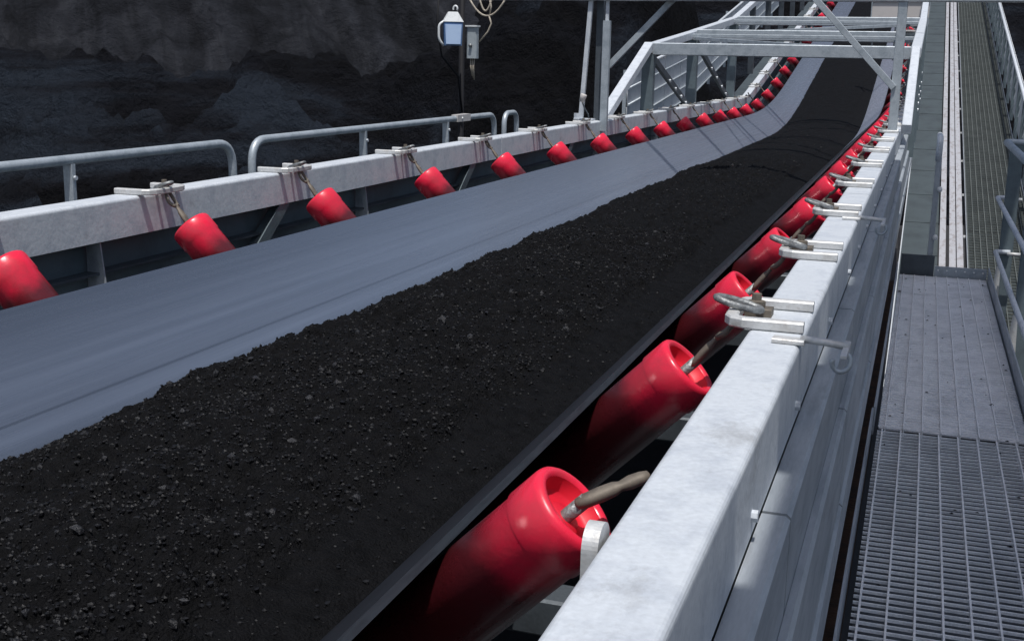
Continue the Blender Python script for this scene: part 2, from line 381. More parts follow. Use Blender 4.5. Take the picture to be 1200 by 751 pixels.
def heap(name, U, V, zfun, m, label):
    uu, vv = np.meshgrid(U, V, indexing='ij'); z = zfun(uu, vv)
    P = np.stack([uu * hu[0] + vv * hv[0], uu * hu[1] + vv * hv[1], z], -1)
    return tag(grid_obj(name, P[:, ::-1], m), label, kind='structure')
def zback(u, v):
    z = -8 + (u - 52) * 0.62
    run = ridged(v * 0.24 + u * 0.13 + 0.35 * fbm(v * 0.1, u * 0.06, 3, 5), u * 0.022, 4, 31)
    return z + run * 1.3 + fbm(u * 0.12, v * 0.12, 5, 8) * 1.6
heap('coal_slope', np.linspace(50, 150, 260), np.linspace(-85, 85, 420), zback,
     heap_mat('dry_coal_slope', (0.011, 0.012, 0.0150), (0.0235, 0.0252, 0.0312), (0.036, 0.038, 0.0450), 0.5, (1, 1, 0.3), (0, 0, 0), 0.55),
     'tall greyish coal slope with rain runnels behind the darker heap')
def zfront(u, v):
    x = u * hu[0] + v * hv[0]
    crest = -0.30 + fbm(v * 0.16, v * 0 + 3.1, 4, 77) * 2.0 + fbm(v * 0.7, u * 0.1, 4, 78) * 0.7
    crest += np.clip((v - 2.0) / 7.0, 0, 1) ** 1.2 * 7.5
    lump = ridged(v * 0.20 + u * 0.12, u * 0.16 - v * 0.07, 4, 12) * 1.1 + fbm(u * 0.3, v * 0.3, 6, 21, 0.62) * 1.7 + fbm(u * 1.6, v * 1.6, 3, 24, 0.6) * 0.22
    ubase, utop = 16.0, 38 + fbm(v * 0.2, v * 0.0, 3, 9) * 4
    t = np.clip((u - ubase) / (utop - ubase), 0, 1)
    bench = 0.10 * np.sin(t * 9 + v * 0.12)
    up = -7 + (crest + 7) * (t + bench * t * (1 - t) * 2)
    down = crest - np.clip(u - utop, 0, 99) * 0.85
    z = np.where(u < utop, up, down) + lump * np.clip(t * 2, 0, 1) * (1 - 0.55 * t ** 5)
    k = np.clip((-5.4 - x) / 4.0, 0, 1)
    return -7.4 + (z + 7.4) * k * k * (3 - 2 * k)
MOUND = heap_mat('coal_mound_painted_folds', (0.0028, 0.0029, 0.0042), (0.0075, 0.0082, 0.0118), (0.022, 0.029, 0.041), 0.30, (0.32, 0.32, 1.7), (rad(9), rad(22), rad(26)), 0, (0.42, 0.52, 0.62))  # bluish streaks paint the relief shading of the folds into the colour
heap('coal_mound', np.linspace(15, 58, 320), np.linspace(-34, 40, 560), zfront, MOUND, 'near black coal heap with an uneven crest and painted bluish folds')
def zfar(u, v):
    crest = -7 + np.clip((v - 1) / 11, 0, 1) * 17 + fbm(v * 0.09, v * 0 + 1.7, 4, 61) * 2.5
    t = np.clip((u - 50) / 18, 0, 1)
    z = np.where(u < 68, -8 + (crest + 8) * t, crest - (u - 68) * 0.8)
    return z + ridged(v * 0.15 + u * 0.08, u * 0.12 - v * 0.04, 4, 45) * 0.8 * np.clip(t * 2, 0, 1) + fbm(u * 0.3, v * 0.3, 5, 47) * 1.6
heap('far_coal_mound', np.linspace(49, 84, 170), np.linspace(-6, 80, 360), zfar, MOUND, 'dark coal heap rising behind the uphill conveyor')
# ------------------------------------------------------------ belt and coal
BW, WD = 1.01, 0.60          # half width at the lips, drop of the wings
bz = -0.22                   # belt lip below rail top
def belt_prof(off=0.0):
    pts = []
    for i in range(9):
        t = i / 8; pts.append((-BW + t * 0.56, bz - t * WD * 0.95))
    pts += [(-0.36, bz - WD * 1.01), (0.36, bz - WD * 1.01)]
    for i in range(9):
        t = 1 - i / 8; pts.append((BW - t * 0.56, bz - t * WD * 0.95))
    return [(XC + x, z) for x, z in pts]
ss = np.concatenate([np.linspace(Y0, YK - 4, 40), np.linspace(YK - 3.8, YK + 4, 36), np.linspace(YK + 4.5, Y1, 20)])
top = belt_prof()
b = thing('conveyor_belt', 'long dark rubber trough belt worn grey on its left side, running uphill', 'conveyor belt', (XC, 0, -1.45))
mb = MB(); mb.sweep(top[:12], [soft_at(s) for s in ss], closed=False, smooth=True)
mb.sweep(top[11:], [soft_at(s) for s in ss[ss >= 17.5]], closed=False, smooth=True)
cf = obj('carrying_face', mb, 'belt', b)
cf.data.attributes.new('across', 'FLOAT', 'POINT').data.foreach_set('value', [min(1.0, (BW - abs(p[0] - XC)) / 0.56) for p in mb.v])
sd_ = list(ss[ss < 17.5]) + [float(ss[ss >= 17.5][0])]
mb = MB(); mb.sweep(top[11:], [soft_at(s) for s in sd_], closed=False, smooth=True)
obj('dusty_wing', mb, 'dusted', b)
T = 0.022
def lower(p): return [(x + (0.010 if x > XC + 0.4 else -0.010 if x < XC - 0.4 else 0), z - 0.0115) for x, z in p]
low = lower(top)
mb = MB(); mb.sweep([low[0], top[0]], [soft_at(s) for s in ss], closed=False)
mb.sweep([top[-1], low[-1]], [soft_at(s) for s in ss], closed=False)
mb.sweep(low[::-1], [soft_at(s) for s in ss], closed=False, smooth=True)
obj('belt_edge', mb, 'edge', b)

CE = 0.672                    # half width of the coal bed
def coal_bed():
    sa = np.concatenate([np.arange(0.6, 7.5, 0.0085), np.arange(7.5, 14, 0.03), np.arange(14, 32, 0.06), np.arange(32, Y1, 0.2)])
    xs = np.linspace(-CE, CE, 156)
    s, x = np.meshgrid(sa, xs, indexing='ij')
    e = np.abs(x) / CE
    base = -0.565 + 0.11 * (1 - e ** 2.2)
    n = fbm(x * 3.2, s * 2.6, 3, 3) * 0.04 + fbm(x * 11, s * 9, 3, 40) * 0.034 + cells(x * 16 + fbm(x * 20, s * 20, 2, 8), s * 13, 3) * 0.026 * np.clip(fbm(x * 5, s * 5, 2, 14) * 2 + 0.5, 0, 1) \
        + cells(x * 34 + fbm(x * 40, s * 40, 2, 9) * .6, s * 30, 5) * 0.020 + fbm(x * 70, s * 58, 2, 66) * 0.014
    smooth = np.clip((x - 0.45 + fbm(x * 6, s * 3, 2, 4) * 0.05) / 0.05, 0, 1)
    n = n * np.clip((17 - s) / 5, 0.3, 1)
    amp = (1 - 0.7 * smooth) * np.clip((1 - e) * 14, 0.25, 1)
    h = base + n * amp - 0.012 * smooth
    xx = XC + x + np.where(e > 0.9, fbm(s * 6, x * 0 + 2, 4, 90) * 0.018 * np.sign(x) * -1, 0) * (e - 0.9) * 10
    t = np.interp(s, ST, th); y = np.interp(s, ST, PY) - h * np.sin(t); z = np.interp(s, ST, PZ) + h * np.cos(t)
    return np.stack([xx, y, z], -1)
P = coal_bed()
o = grid_obj('coal_load', P, M['coal'])
tag(o, 'long bed of fine black coal riding in the moving belt', 'coal', kind='stuff')
def lumps():
    rng = np.random.default_rng(5); vs = []; fs = []
    ico = [(0, 0, 1), (.894, 0, .447), (.276, .851, .447), (-.724, .526, .447), (-.724, -.526, .447), (.276, -.851, .447),
           (.724, .526, -.447), (-.276, .851, -.447), (-.894, 0, -.447), (-.276, -.851, -.447), (.724, -.526, -.447), (0, 0, -1)]
    it = [(0, 1, 2), (0, 2, 3), (0, 3, 4), (0, 4, 5), (0, 5, 1), (1, 6, 2), (2, 7, 3), (3, 8, 4), (4, 9, 5), (5, 10, 1),
          (2, 6, 7), (3, 7, 8), (4, 8, 9), (5, 9, 10), (1, 10, 6), (6, 11, 7), (7, 11, 8), (8, 11, 9), (9, 11, 10), (10, 11, 6)]
    ico = np.array(ico)
    rows, cols = P.shape[:2]; it = np.array(it)
    def batch(n, rmin, rmax, pw, smax, name, m, keep):
        r = (rng.random(n) ** 1.5 * smax).astype(int); c = rng.integers(3, cols - 3, n)
        x = (c / (cols - 1) * 2 - 1) * CE
        ok = (x < 0.47 + rng.normal(0, .02, n)) | (rng.random(n) < keep); r, c = r[ok], c[ok]; n = len(r)
        dens = fbm(P[r, c, 0] * 4, P[r, c, 1] * 4, 2, 19) + 0.5; ok = rng.random(n) < 0.35 + dens; r, c = r[ok], c[ok]; n = len(r)
        sz = rmin + (rmax - rmin) * rng.random(n) ** pw
        d = ico[None] * sz[:, None, None] * rng.uniform(0.65, 1.25, (n, 12, 1)) * rng.uniform(0.7, 1.4, (n, 1, 3))
        v = P[r, c][:, None, :] + d + np.stack([rng.uniform(-.005, .005, n), rng.uniform(-.005, .005, n), sz * 0.1], -1)[:, None, :]
        f = (it[None] + (np.arange(n) * 12)[:, None, None]).reshape(-1, 3)
        me = bpy.data.meshes.new(name); me.vertices.add(n * 12); me.vertices.foreach_set('co', v.reshape(-1).astype(np.float32))
        me.loops.add(f.size); me.loops.foreach_set('vertex_index', f.reshape(-1).astype(np.int32))
        me.polygons.add(len(f)); me.polygons.foreach_set('loop_start', np.arange(0, f.size, 3, dtype=np.int32)); me.polygons.foreach_set('loop_total', np.full(len(f), 3, np.int32))
        me.polygons.foreach_set('use_smooth', np.zeros(len(f), bool)); me.update(calc_edges=True); me.materials.append(M[m])
        l = bpy.data.objects.new(name, me); COL.objects.link(l); l.parent = o_coal; l['kind'] = 'stuff'
    batch(70000, 0.0022, 0.0070, 2.2, 1000, 'coal_grain', 'grain', 0.10)
    batch(900, 0.006, 0.016, 3.2, 1150, 'coal_lump', 'lump', 0.02)
o_coal = o
lumps()

# ------------------------------------------------------------ stringers (side frames)
def arc(cx, cz, r, a0, a1, n=5): return [(cx + r * math.cos(rad(a0 + (a1 - a0) * i / n)), cz + r * math.sin(rad(a0 + (a1 - a0) * i / n))) for i in range(n + 1)]
def channel_prof(xi, xo, depth, r=0.014, t=0.008):
    # inverted channel: rounded top, open below
    p = arc(xo - r, -r, r, 90, 0) + [(xo, -depth), (xo - t, -depth)] + arc(xo - r, -r, r - t, 0, 90, 3) + arc(xi + r, -r, r - t, 90, 180, 3) + [(xi + t, -depth + 0.01), (xi, -depth + 0.01)] + arc(xi + r, -r, r, 180, 90)
    return p
XI, XO = -0.344, -0.214
def side(sign, mb, name, m, parent):
    return obj(name, mb, m, parent)
def R(prof, right): return prof if right else [(mir(x), z) for x, z in prof][::-1]
seams_u = [Y0, 0.2, 2.05, 4.0, 6.0, 8.1, 10.2, 12.4, 14.6, 16.8, 19, YK]
seams_l = [Y0, 1.2, 3.45, 5.3, 7.2, 9.2, 11.3, 13.6, 16, 18.5, YK]
for right in (True, False):
    t = thing('conveyor_side_frame', 'pale steel side beam right of the belt, beside the walkway' if right else 'pale steel side beam left of the belt, in front of the coal heaps',
              'conveyor frame', (-0.28 if right else mir(-0.28), 0, -1.7))
    for a, b_ in ((Y0, 5.96), (5.972, 12.9), (12.91, YK)) if right else ((Y0, 8.93), (8.94, 15.4), (15.41, YK)):
        mb = MB(); mb.sweep(R(channel_prof(XI, XO, 0.174), right), [frame_at(a), frame_at(b_)]); obj('top_channel', mb, 'rail', t)
    mb = MB(); mb.sweep(R(channel_prof(XI, XO, 0.174), right), [frame_at(YK + 0.02), frame_at(Y1)]); obj('top_channel', mb, 'rail', t)
    # lower web plate and bottom flange
    mb = MB(); mb.sweep(R([(-0.232, -0.16), (-0.226, -0.16), (-0.226, -0.55), (-0.232, -0.55)], right), [frame_at(Y0), frame_at(YK)])
    mb.sweep(R([(-0.232, -0.16), (-0.226, -0.16), (-0.226, -0.55), (-0.232, -0.55)], right), [frame_at(YK + .1), frame_at(Y1)]); obj('web_plate', mb, 'slate', t)
    mb = MB(); mb.sweep(R([(-0.34, -0.42), (-0.234, -0.42), (-0.234, -0.428), (-0.332, -0.428), (-0.332, -0.46), (-0.34, -0.46)], right), [frame_at(Y0), frame_at(YK)]); obj('bottom_flange', mb, 'galv', t)
    mb = MB(); mb.sweep(R([(-0.30, -0.30), (-0.234, -0.30), (-0.234, -0.31), (-0.30, -0.31)], right), [frame_at(Y0), frame_at(YK)]); obj('inner_ledge', mb, 'dark', t)
    # folded guard panels on the outside
    up = [(-0.2135, -0.183), (-0.170, -0.183), (-0.162, -0.190), (-0.162, -0.375), (-0.168, -0.375), (-0.168, -0.194), (-0.2135, -0.191)]
    lo = [(-0.161, -0.370), (-0.146, -0.370), (-0.138, -0.378), (-0.138, -0.66), (-0.128, -0.668), (-0.128, -0.69), (-0.138, -0.70), (-0.138, -0.93), (-0.145, -0.93), (-0.145, -0.380), (-0.161, -0.376)]
    for sm, pr in ((seams_u, up), (seams_l, lo)):
        for a, b_ in zip(sm[:-1], sm[1:]):
            mb = MB(); mb.sweep(R(pr, right), [frame_at(a + 0.006), frame_at(b_ - 0.006)]); obj('guard_panel', mb, 'panel', t)
    mb = MB(); mb.sweep(R(up[:4] + [(-0.168, -0.375), (-0.2135, -0.191)], right), [frame_at(YK + .2), frame_at(Y1)]); obj('guard_panel', mb, 'panel', t)
    # bolts through the panels, stiffeners and braces inside
    bs = [1.05, 1.9, 2.6, 3.55, 4.45, 5.1, 5.8, 6.7, 7.6, 8.6, 9.7, 10.7]
    for y in bs:
        mb = MB(); x = -0.2135
        mb.lathe([(-0.002, 0.011), (0.010, 0.011), (0.010, 0.0)], (x if right else mir(x), y, ZR - 0.135), (1 if right else -1, 0, 0), 8, False)
        obj('bolt', mb, 'rail', t)
    ys = [1.6, 3.4, 5.0, 6.4, 7.9] if right else [4.05, 6.55, 9.3, 12.1, 14.9]
    for y in ys:
        mb = MB(); x0, x1 = (-0.335, -0.24)
        if not right: x0, x1 = mir(x0), mir(x1)
        mb.hexa([(x0, y, ZR - 0.419), (x1, y, ZR - 0.419), (x1, y + 0.008, ZR - 0.419), (x0, y + 0.008, ZR - 0.419),
                 (x0 + (0.03 if right else -0.03), y, ZR - 0.15), (x1, y, ZR - 0.15), (x1, y + 0.008, ZR - 0.15), (x0 + (0.03 if right else -0.03), y + 0.008, ZR - 0.15)])
        obj('stiffener', mb, 'panel', t)
    for y in ([2.2, 4.4, 6.9] if right else [5.55, 8.35, 11.0, 13.9]):
        mb = MB(); x = -0.30 if right else mir(-0.30)
        mb.beam((x, y, ZR - 0.15), (x, y - 0.62, ZR - 0.62), 0.075, 0.008, (0, .6, .8) if 0 else (0, 0, 1))
        mb.beam((x - (0.036 if right else -0.036), y - 0.0, ZR - 0.15), (x - (0.036 if right else -0.036), y - 0.62, ZR - 0.62), 0.007, 0.07, (0, 0, 1))
        obj('diagonal_brace', mb, 'slate', t)
    if right:
        # small rounded lug behind the nearest roller
        mb = MB(); pr = arc(0, 0, 0.032, 0, 180, 18); yb = 1.42
        vs = [(XI - 0.004, yb + a, ZR - 0.02 + c) for a, c in pr + [(-0.032, -0.12), (0.032, -0.12)]]
        vs2 = [(x - 0.022, y, z) for x, y, z in vs]; n = len(vs)
        mb.add(vs + vs2, [tuple(range(n)), tuple(range(2 * n - 1, n - 1, -1))] + [(i, n + i, n + (i + 1) % n, (i + 1) % n) for i in range(n)])
        obj('rounded_lug', mb, 'clamp', t)

# deck added under the belt so no sunlit ground shows in the gaps
mb = MB(); mb.sweep([(mir(-0.24), -1.12), (-0.24, -1.12), (-0.24, -1.135), (mir(-0.24), -1.135)], [frame_at(Y0), frame_at(YK)])
mb.sweep([(mir(-0.24), -1.12), (-0.24, -1.12), (-0.24, -1.135), (mir(-0.24), -1.135)], [frame_at(YK + 0.2), frame_at(Y1)])
t = thing('added_underpan', 'dark steel pan added below the red rollers to hide lit ground', 'underpan', (XC, 0, -1.75))
obj('pan_sheet', mb, 'dark', t)
for y in np.arange(0.9, 16, 1.5):
    mb = MB(); mb.beam((mir(-0.25), y, ZR - 0.62), (-0.25, y, ZR - 0.62), 0.10, 0.09); obj('cross_member', mb, 'dark', t)

# ------------------------------------------------------------ rollers
A45 = rad(45)
FX, FH = -0.497, -0.136      # centre of the outer roller face, relative to rail top
def make_roller(right, short=False):
    sx = 1 if right else -1
    r = thing('idler_roller', 'red', 'conveyor roller', (0, 0, 0), None)
    ax = Vector((math.cos(A45) * sx, 0, math.sin(A45)))
    R0 = 0.090
    mb = MB()
    mb.lathe([(-0.74, 0.02), (-0.74, R0 - 0.004), (-0.082, R0 - 0.004), (-0.078, R0), (-0.014, R0), (-0.006, R0 - 0.002), (-0.001, R0 - 0.007), (0, R0 - 0.011),
              (-0.001, R0 - 0.018), (-0.006, R0 - 0.022)], (0, 0, 0), ax, 40)
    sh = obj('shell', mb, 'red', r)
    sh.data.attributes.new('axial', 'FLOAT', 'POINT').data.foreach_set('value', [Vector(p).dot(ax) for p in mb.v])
    mb = MB(); mb.lathe([(-0.006, R0 - 0.022), (-0.03, R0 - 0.028), (-0.036, R0 - 0.036), (-0.036, 0.035), (-0.028, 0.03), (-0.026, 0.0)], (0, 0, 0), ax, 36)
    obj('recessed_end', mb, 'redin', r)
    mb = MB(); mb.lathe([(-0.04, 0.013), (0.022, 0.013), (0.022, 0)], (0, 0, 0), ax, 14); obj('shaft', mb, 'shackle', r)
    # hanger: forged eye on the shaft end, pair of bowed rods up to the bracket
    c0 = ax * 0.018; up = Vector((0.115 * sx, 0, 0.150))
    if short: up = Vector((0.150 * sx, 0.075, 0.075))
    mb = MB(); d = (up - c0).normalized()
    fp = [(-0.018, .004), (-0.014, .013), (0.0, .017), (0.03, .018), (0.055, .0165), (0.066, .012), (0.085, .0105), (0.10, .0095)]
    if short: fp = fp[:6] + [(0.085, .0165), (0.105, .015), (0.118, .011), (0.121, .003)]
    mb.tube([c0 + d * a + Vector((0, 0, -0.10 * a * a * (2 if short else 3))) for a, _ in fp], [q for _, q in fp], 12)
    nn = d.cross(Vector((0, 1, 0))).normalized(); mb.v = [tuple(Vector(p) - nn * ((Vector(p) - c0).dot(nn) * (0.25 if short else 0.4))) for p in mb.v]
    for q in (() if short else (-1, 1)):
        pts = []
        for i in range(9):
            t = i / 8; pts.append(c0 + d * 0.085 + (up - c0 - d * 0.085) * t + Vector((0, q * (0.008 + 0.014 * math.sin(math.pi * t)), 0)) + Vector((0, 0, -0.014)) * math.sin(math.pi * t))
        mb.tube(pts, 0.0078, 8)
    obj('hanger_link', mb, 'link', r)
    return r
def make_bracket(right):
    sx = 1 if right else -1
    r = thing('roller_bracket', 'b', 'bracket', (0, 0, 0), None)
    # local origin: on the inner top edge of the stringer, legs run outward (+x on the right side)
    mb = MB(); z = 0.0135; h = 0.128
    pts = [(0.125, -h), (0.02, -h), (-0.012, -h), (-0.034, -h + 0.010), (-0.045, -h + 0.032), (-0.047, -0.05), (-0.047, 0.05), (-0.045, h - 0.032), (-0.034, h - 0.010), (-0.012, h), (0.02, h), (0.125, h)]
    mb.ribbon([(x * sx, y, z) for x, y in pts], 0.031, 0.025)
    obj('u_bar', mb, 'clamp', r)
    mb = MB(); pts = []
    for a in np.linspace(0, 2 * math.pi, 17)[:-1]:
        u, w = math.cos(a), math.sin(a)
        pts.append(((-0.040 + 0.052 * u) * sx, 0.030 * w - 0.02 + 0.02 * u, z + 0.010 - 0.016 * u + 0.012))
    mb.tube(pts, 0.0088, 8, True); obj('shackle_loop', mb, 'shackle', r)
    mb = MB(); mb.lathe([(-0.02, 0.022), (0.022, 0.022), (0.024, 0.012), (0.040, 0.012), (0.040, 0)], (-0.005 * sx, 0.035, z), (0, 0, 1), 8, False)
    mb.beam((-0.03 * sx, 0.035, z - 0.004), (0.035 * sx, 0.035, z - 0.004), 0.05, 0.02)
    mb.lathe([(-0.034, 0.014), (0.034, 0.014)], (-0.047 * sx, -0.005, z), (0, 1, 0), 10)
    obj('bolt_and_nut', mb, 'link', r)
    return r
ORD = ['first', 'second', 'third', 'fourth', 'fifth', 'sixth', 'seventh', 'eighth', 'ninth', 'tenth', 'eleventh', 'twelfth', 'thirteenth', 'fourteenth', 'fifteenth', 'sixteenth']
RY = [1.83, 2.86, 3.95, 5.13, 6.42, 7.75, 9.1, 10.45, 11.85]
while RY[-1] < 41: RY.append(RY[-1] + 1.38)
LY = [3.28, 4.42, 5.60, 7.02, 8.45, 9.85, 11.27, 12.7, 14.12]
while LY[-1] < 41: LY.append(LY[-1] + 1.38)
first_roller = make_roller(True, True)
proto = {(k, rt): (make_roller if k == 'r' else make_bracket)(rt) for k in 'rb' for rt in (True, False)}
used = set()
def place(key, loc, rx, label, group):
    if key in used: o = dup(proto[key], loc)
    else: o = proto[key]; used.add(key); o.location = loc
    o.rotation_euler = (rx, 0, 0); o['label'] = label
    if group: o['group'] = group
    return o
for right, YS in ((True, RY), (False, LY)):
    sd = 'right' if right else 'left'
    for i, s in enumerate(YS):
        f = soft_at(s); t_ = float(np.interp(s, ST, th))
        p = f(FX if right else mir(FX), FH)
        near = s < YK - 1.5
        if i == 0 and right: lab = 'largest red roller, at the bottom of the photo beside the rounded lug'
        elif i == 0: lab = 'red roller cut by the left edge of the photo'
        elif near: lab = f'red roller hung along the {sd} beam, {ORD[i] if i < 16 else "last"} from the photo edge'
        else: kk = i - sum(y < YK - 1.5 for y in YS); lab = f'{ORD[kk]} red roller above the bend, on the uphill {sd} beam'
        grp = ('red rollers along the ' if near else 'uphill red rollers along the ') + sd + ' beam'
        if right and i == 0: first_roller.location = p; tag(first_roller, lab, group=grp)
        else: place(('r', right), p, t_, lab, grp)
        if right and i == 0: continue
        g = frame_at(s); tb = 0 if s <= YK else INC
        q = g(XI if right else mir(XI), 0.0)
        if near: lab = f'pale U shaped bracket holding the {ORD[i] if i < 16 else "last"} red roller of the {sd} beam'
        else: lab = f'pale bracket of the {ORD[kk]} red roller above the bend, uphill {sd} beam'
        place(('b', right), q, tb, lab, ('brackets along the ' if near else 'uphill brackets along the ') + sd + ' beam')

# hook eyelets on the walkway side of the right beam
def eyelet(y, label):
    t = thing('cable_eyelet', label, 'eyelet', (-0.23, y, ZR), 'cable eyelets on the right beam')
    mb = MB(); mb.beam((-0.275, y, ZR + 0.006), (-0.205, y - 0.004, ZR + 0.006), 0.036, 0.012, ch=0.003); obj('fixing_plate', mb, 'clamp', t)
    mb = MB(); mb.tube([(-0.215, y, ZR + 0.012), (-0.16, y - 0.005, ZR + 0.010), (-0.112, y - 0.01, ZR + 0.006)], 0.0085, 8)
    mb.hexa([(-0.125, y - 0.06, ZR - 0.01), (-0.112, y - 0.06, ZR - 0.01), (-0.108, y + 0.012, ZR - 0.008), (-0.121, y + 0.012, ZR - 0.008),
             (-0.125, y - 0.06, ZR - 0.004), (-0.112, y - 0.06, ZR - 0.004), (-0.108, y + 0.012, ZR + 0.014), (-0.121, y + 0.012, ZR + 0.014)])
    obj('arm', mb, 'clamp', t)
    mb = MB(); mb.tube([(-0.124 + 0.019 * math.cos(a), y - 0.02 + 0.004 * a, ZR - 0.026 + 0.021 * math.sin(a)) for a in np.linspace(rad(70), rad(-200), 18)], 0.0058, 8)
    obj('open_hook', mb, 'galv', t)
eyelet(2.62, 'small steel hook eyelet nearest the camera on the right beam')
eyelet(4.92, 'small steel hook eyelet farther along the right beam')

# ------------------------------------------------------------ portal over the conveyor
t = thing('portal_frame', 'galvanised portal of slim posts and knee braces straddling the belt', 'portal frame', (XC, 12, ZR))
def pm(name, a, b_, w, h, m='galv', up=(0, 1, 0), pr=t):
    mb = MB(); mb.beam(a, b_, w, h, up); return obj(name, mb, m, pr)
pm('post', (-0.28, 12.0, ZR + 0.004), (-0.28, 12.0, 0.62), 0.085, 0.085)
pm('post', (-3.115, 12.0, ZR - 0.10), (-3.115, 12.0, 0.40), 0.075, 0.06)
pm('post_head', (-3.115, 12.0, 0.40), (-3.115, 12.0, 0.66), 0.034, 0.03, 'rail')
pm('rear_post', (-3.215, 12.12, ZR + 0.002), (-3.215, 12.12, 0.9), 0.07, 0.07, 'dark')
pm('cross_beam', (-4.6, 12.0, 0.655), (0.84, 12.0, 0.655), 0.12, 0.12)
pm('end_box', (0.845, 12.0, 0.645), (1.2, 12.0, 0.645), 0.16, 0.16, 'beige')
pm('knee_brace', (-0.30, 11.95, -0.19), (-1.09, 11.95, 0.63), 0.06, 0.05)
pm('knee_brace', (-3.10, 12.06, -0.05), (-2.40, 12.06, 0.68), 0.06, 0.04)
pm('back_brace', (-3.36, 12.0, ZR + 0.01), (-3.27, 12.0, 0.9), 0.045, 0.045, 'rail')
mb = MB(); mb.beam((-3.42, 12, ZR + 0.012), (-3.22, 12, ZR + 0.012), 0.12, 0.016)
mb.lathe([(0, 0.03), (0.05, 0.03), (0.05, 0)], (-3.40, 11.98, ZR + 0.02), (0, 0, 1), 6, False); obj('base_plate', mb, 'rail', t)
mb = MB(); mb.beam((-0.36, 12.0, ZR + 0.008), (-0.2, 12.0, ZR + 0.008), 0.16, 0.01); obj('base_plate', mb, 'galv', t)
t = thing('pull_cord_switch', 'small beige switch head on a thin curved stalk behind the left posts', 'switch', (-3.24, 11.9, ZR))
mb = MB(); mb.lathe([(-0.05, 0.0), (-0.05, 0.026), (0.02, 0.034), (0.03, 0.028), (0.03, 0)], (-3.30, 11.85, -0.36), (0.35, 0, 0.93), 12); obj('switch_head', mb, 'beige', t)
mb = MB(); mb.tube([(-3.31, 11.85, -0.40), (-3.29, 11.86, -0.46), (-3.25, 11.88, -0.53), (-3.24, 11.9, ZR)], 0.008, 6); obj('stalk', mb, 'dark', t)

# ------------------------------------------------------------ truss over the transition
XL, XR = -3.37, -0.165
t = thing('truss_frame', 'pale steel box truss around the start of the incline', 'truss', (XC, 15, ZR))
TY = [15.15, 18.15, 22.0]; TZ = [0.17, 0.42, 0.76]
def tm(name, a, b_, w, h, m='galv', up=(0, 0, 1)): return pm(name, a, b_, w, h, m, up, t)
ext = [(YK + 2.4 * k) for k in range(1, 9)]
for x in (XL, XR):
    for y, z in zip(TY, TZ): tm('truss_post', (x, y, ZR - 0.45), (x, y, z - 0.07), 0.15, 0.13, 'slate', (0, 1, 0))
    tm('end_strut', (x, 12.95, ZR - 0.02), (x, TY[0] - 0.03, TZ[0] + 0.03), 0.115 if x == XL else 0.095, 0.10, 'rail')
    for k in range(2): tm('top_chord', (x, TY[k], TZ[k] + (0.005 if k else 0)), (x, TY[k + 1] - 0.02, TZ[k + 1]), 0.12, 0.11, 'rail')
    for k in range(2):
        y0, z0, y1 = TY[k], TZ[k], TY[k + 1]
        d_ = tm('diagonal', (x + (0.03 if x == XL else -0.03), y0 + 0.1, z0 - 0.12), (x + (0.03 if x == XL else -0.03), y1 - 0.08, ZR - 0.1), 0.05, 0.09, 'dark')
        for q in (0.35, 0.5, 0.65, 0.78):
            mb = MB(); mb.lathe([(0, 0.022), (0.02, 0.022), (0.02, 0)], (x + 0.056, y0 + 0.1 + (y1 - 0.18 - y0) * q, z0 - 0.12 + (ZR + 0.02 - z0) * q - 0.03), (1, 0, 0), 6, False)
            o = obj('bolt', mb, 'rail', d_)
    # inclined part
    zc = TZ[2]
    ey = [TY[2]] + [TY[2] + 2.3 * k for k in range(1, 13)]
    tm('top_chord', (x, ey[0] + 0.02, zc + 0.004), (x, ey[-1], zc + (ey[-1] - ey[0]) * math.tan(INC)), 0.11, 0.10, 'rail')
    for y in ey[1:]:
        z = zc + (y - ey[0]) * math.tan(INC); tm('truss_post', (x, y + 0.17, z - 1.35), (x, y, z - 0.06), 0.11, 0.10, 'dark' if x == XL else 'galv', (0, 1, 0))
for k, (y, z) in enumerate(zip(TY, TZ)):
    tm('cross_beam', (XL + 0.06, y, z - 0.005), (XR - 0.06, y, z - 0.005), 0.13, 0.15, 'galv')
    if k: tm('cross_angle', (XL + 0.06, y - 0.35, z - 0.03), (XR - 0.06, y - 0.35, z - 0.03), 0.07, 0.05, 'galv')
tm('plan_brace', (XL + 0.1, TY[1] + 0.1, TZ[1] + 0.0), (XR - 0.1, TY[2] - 0.12, TZ[2] - 0.05), 0.07, 0.05, 'galv')
tm('plan_brace', (XR - 0.1, TY[0] + 0.12, TZ[0] + 0.0), (XL + 0.1, TY[1] - 0.42, TZ[1] - 0.07), 0.07, 0.05, 'galv')
tm('corner_plate', (XR - 0.32, TY[1] - 0.1, TZ[1] + 0.08), (XR - 0.06, TY[1] - 0.1, TZ[1] + 0.08), 0.30, 0.02, 'beige')

# beige guard plates over the far right of the belt
def gplate(x0, x1, y, z, label):
    t = thing('guard_plate', label, 'cover plate', ((x0 + x1) / 2, y, z), 'beige cover plates over the uphill belt')
    mb = MB(); mb.bbox(((x0 + x1) / 2, y, z), (x1 - x0, 0.02, 0.32), 0.004); obj('plate', mb, 'beige', t)
    mb = MB(); mb.bbox(((x0 + x1) / 2, y - 0.014, z + 0.165), (x1 - x0 + 0.02, 0.05, 0.02), 0.003); mb.bbox((x0, y - 0.014, z), (0.02, 0.05, 0.33), 0.003); obj('frame', mb, 'galv', t)
    for x in (x0 + 0.06, x1 - 0.06):
        mb = MB(); mb.beam((x, y + 0.03, z - 1.0), (x, y + 0.03, z + 0.15), 0.03, 0.03, (0, 1, 0)); obj('leg', mb, 'dark', t)
gplate(-1.21, -0.66, 26, 1.13, 'beige upright cover plate left of the slim post, above the uphill belt')
gplate(-0.54, -0.10, 26.3, 1.15, 'beige upright cover plate right of the slim post, above the uphill belt')

